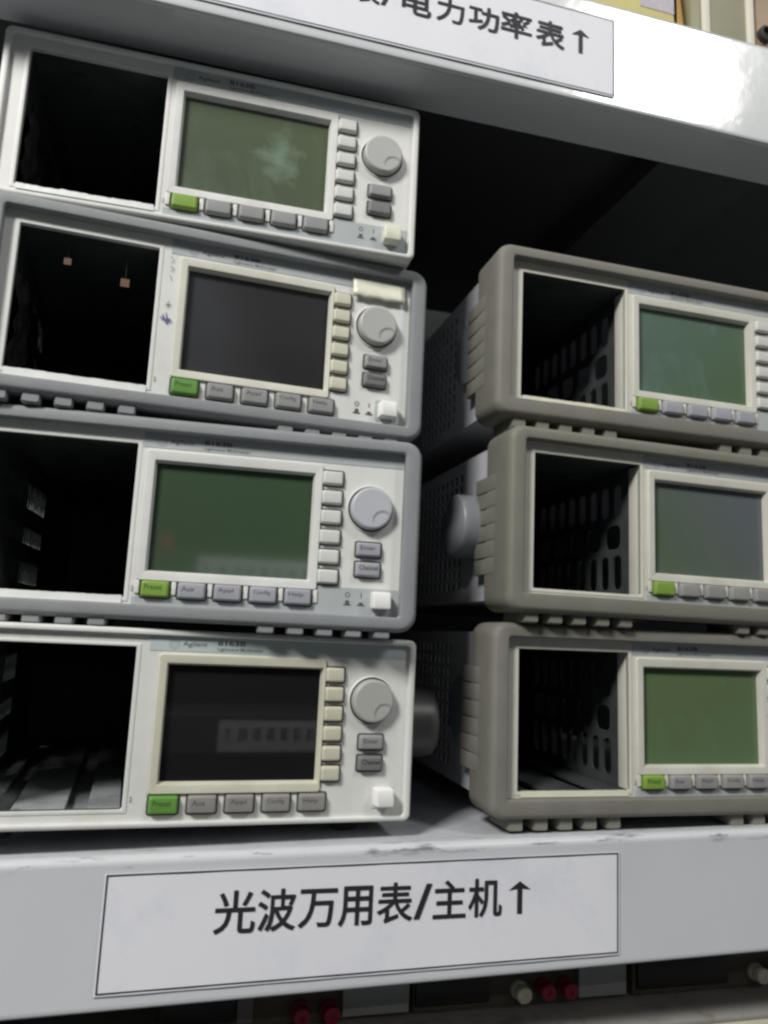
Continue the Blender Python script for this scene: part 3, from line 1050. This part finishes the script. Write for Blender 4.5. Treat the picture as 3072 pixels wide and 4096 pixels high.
md = tp.modifiers.new('thickness', 'SOLIDIFY')
md.thickness = .25 * S


def scribble(name, m, parent, paths, wdt):
    bm = bmesh.new()
    for pts in paths:
        for (a, b_), (c, d) in zip(pts, pts[1:]):
            dx, dy = c - a, d - b_
            l = math.hypot(dx, dy) or 1
            nx, ny = -dy / l * wdt / 2, dx / l * wdt / 2
            bm.faces.new([bm.verts.new(Vector((u, -.5 - .002 * random.random(), v)) * S) for u, v in ((a - nx, b_ - ny), (c - nx, d - ny), (c + nx, d + ny), (a + nx, b_ + ny))])
    return finish(name, bm, m, parent)


scribble('ink_scribble', ink_blue, r2, [[(78.2, 44.5), (80, 43), (79.4, 46), (81.2, 41.6), (81.6, 45.2), (82.8, 41.5), (83, 44), (84.2, 42)], [(79, 43.2), (83.6, 43.6)], [(81, 47), (82, 40.6)]], .35)
scribble('pencil_marks', ink_grey, r2, [[(80.6, 52), (82.6, 50.4)], [(80.2, 50.6), (83.6, 51.6)], [(81.8, 53.2), (81.4, 49.2)], [(80.8, 77), (82.6, 74.5), (81.2, 73.4)], [(81, 71.6), (83, 70.2), (81.4, 68.8)], [(81.2, 66.8), (82.4, 64)]], .25)


# ------------------------------------------------------------------ row of supplies under the lower shelf
low_dark = mat('module_dark', (.02, .018, .018), .35, var=.1)
low_grey = mat('module_grey', (.34, .36, .35), .5, var=.06, dirt=(.08, .08, .07), dirt_amt=.5, dirt_scale=60)
low_brown = mat('module_brown', (.10, .085, .065), .6, var=.2, dirt=(.13, .12, .10), dirt_amt=.6, dirt_scale=120)
low_pink = mat('module_pink_grey', (.22, .18, .19), .5, var=.05)
red_post = mat('post_red', (.24, .012, .035), .4, var=.05)
white_post = mat('post_white', (.62, .61, .48), .4, var=.05)
black_post = mat('post_black', (.02, .02, .02), .4)
ledge_mat = mat('case_dusty_grey', (.26, .25, .23), .6, var=.1, scale=40, dirt=(.09, .075, .06), dirt_amt=.9, dirt_scale=45)
ledge_front = mat('case_cream_front', (.46, .44, .34), .5, var=.04, dirt=GRIME, dirt_amt=.3)


def supply(x, name_label, win, knobs, greyp, pink=None, y=45):
    root = empty('power_supply', (x, y, -107.5))
    tag(root, name_label, 'power supply', 'power supplies in a row under the lower shelf')
    wd = 128
    box('case', low_brown, root, 0, wd, 1.2, 190, 0, 30, .8)
    box('display_window', low_dark, root, win[0], win[1], -1.5, 1.0, 4, 30, .5)
    box('side_plate', low_grey, root, greyp[0], greyp[1], -2.0, 1.0, 2.5, 30, .5)
    if pink:
        box('edge_strip', low_pink, root, pink[0], pink[1], -1.2, 1.0, 3, 30, .4)
    for (u, v, m) in knobs:
        bm = bmesh.new()
        lathe(bm, [(4.9, 1.0), (4.9, -1.2), (3.4, -1.5), (3.4, -3), (4.3, -3.4), (4.5, -7.0), (4.1, -8.0), (1.4, -8.3), (1.3, -7.4), (.05, -7.4)], 24, 'y', (u, 0, v))
        finish('binding_post', bm, m, root)
    bm = bmesh.new()
    for k in range(4):
        lathe(bm, [(1.5, .9), (1.5, -.3), (.05, -.4)], 12, 'y', (win[1] + 6 + k * 2.2, 0, 24 - 3.5 * (k % 2)))
    finish('screw', bm, bay_floor, root)
    return root


supply(101, 'supply with two dark red posts beside pink grey strip, leftmost under the lower shelf', (1, 36), ((69, 6.5, red_post), (84.5, 6, red_post)), (91, 127), (37, 45))
supply(231, 'supply with one pale post and two dark red posts under the label', (1, 43), ((61, 8.5, white_post), (75.5, 9, red_post), (89, 8.6, red_post)), (97, 127), None)
supply(364, 'supply with a single pale post at the right end of the row', (2, 63), ((83, 8.5, white_post), (99, 9, red_post)), (106, 127), None)
lg = empty('instrument_case', (0, 0, -108.6))
tag(lg, 'long dusty grey instrument case with cream front edge carrying the power supplies', 'instrument')
box('top_cover', ledge_mat, lg, -100, 640, 17, 260, -3, 0, .8)
box('front_panel', ledge_front, lg, -100, 640, 14, 259, -90, -3.2, 1.5)

# ------------------------------------------------------------------ things on the upper shelf (top right corner)
ycol = mat('carton_yellow', (.56, .50, .20), .55, var=.06, scale=12, dirt=(.45, .36, .12), dirt_amt=.5)
ylab = mat('carton_label_grey', (.42, .38, .42), .5, var=.15, scale=300)
orng = mat('board_orange_brown', (.42, .22, .03), .45, var=.15, scale=30)
olive = mat('case_olive', (.26, .25, .16), .5, var=.1, scale=20, dirt=(.30, .20, .09), dirt_amt=.7, dirt_scale=22)
cream2 = mat('post_cream', (.66, .63, .52), .45, var=.04)
brown2 = mat('case_brown', (.28, .20, .13), .5, var=.2, scale=40)
zb = UPZ + .5


def upbox(name, label, cat, m, u0, u1, y0, y1, h, bev=1.0, rz=0.0):
    zz = UPZ + .0135 * (u0 + u1) / 2 - .8
    root = empty(name, ((u0 + u1) / 2, y0, zz), rz, -math.atan(.0135))
    tag(root, label, cat)
    box('body', m, root, -(u1 - u0) / 2, (u1 - u0) / 2, 0, y1 - y0, 0, h, bev)
    return root


yb_ = upbox('carton', 'yellow carton with small grey label standing on the upper shelf', 'box', ycol, 262, 401, 40, 200, 150)
box('sticker', ylab, yb_, 39, 66, -.4, -.05, 78, 122)
ob_ = upbox('wooden_board', 'narrow orange brown board leaning upright beside the yellow carton', 'board', orng, 403.5, 413.5, 40, 150, 150, 1.5)
ob_.rotation_euler[1] -= .10
oc_ = upbox('instrument_case', 'olive grey case with cream edge strips on the upper shelf', 'instrument', olive, 416, 464, 46, 240, 150)
box('edge_strip', cream2, oc_, -15.5, -8.5, -2, -.05, 0, 150, .8)
box('edge_strip', cream2, oc_, 24.2, 30.5, -1.5, 8, 0, 150, .8)
bc_ = upbox('metal_chassis', 'brown chassis with a black socket at the right edge of upper shelf', 'chassis', brown2, 474, 560, 46, 240, 150)
bm = bmesh.new()
lathe(bm, [(6, 0), (6, -4), (4, -5), (3.6, -2), (.05, -2)], 24, 'y', (-38, 0, 87))
finish('socket', bm, foot_black, bc_)
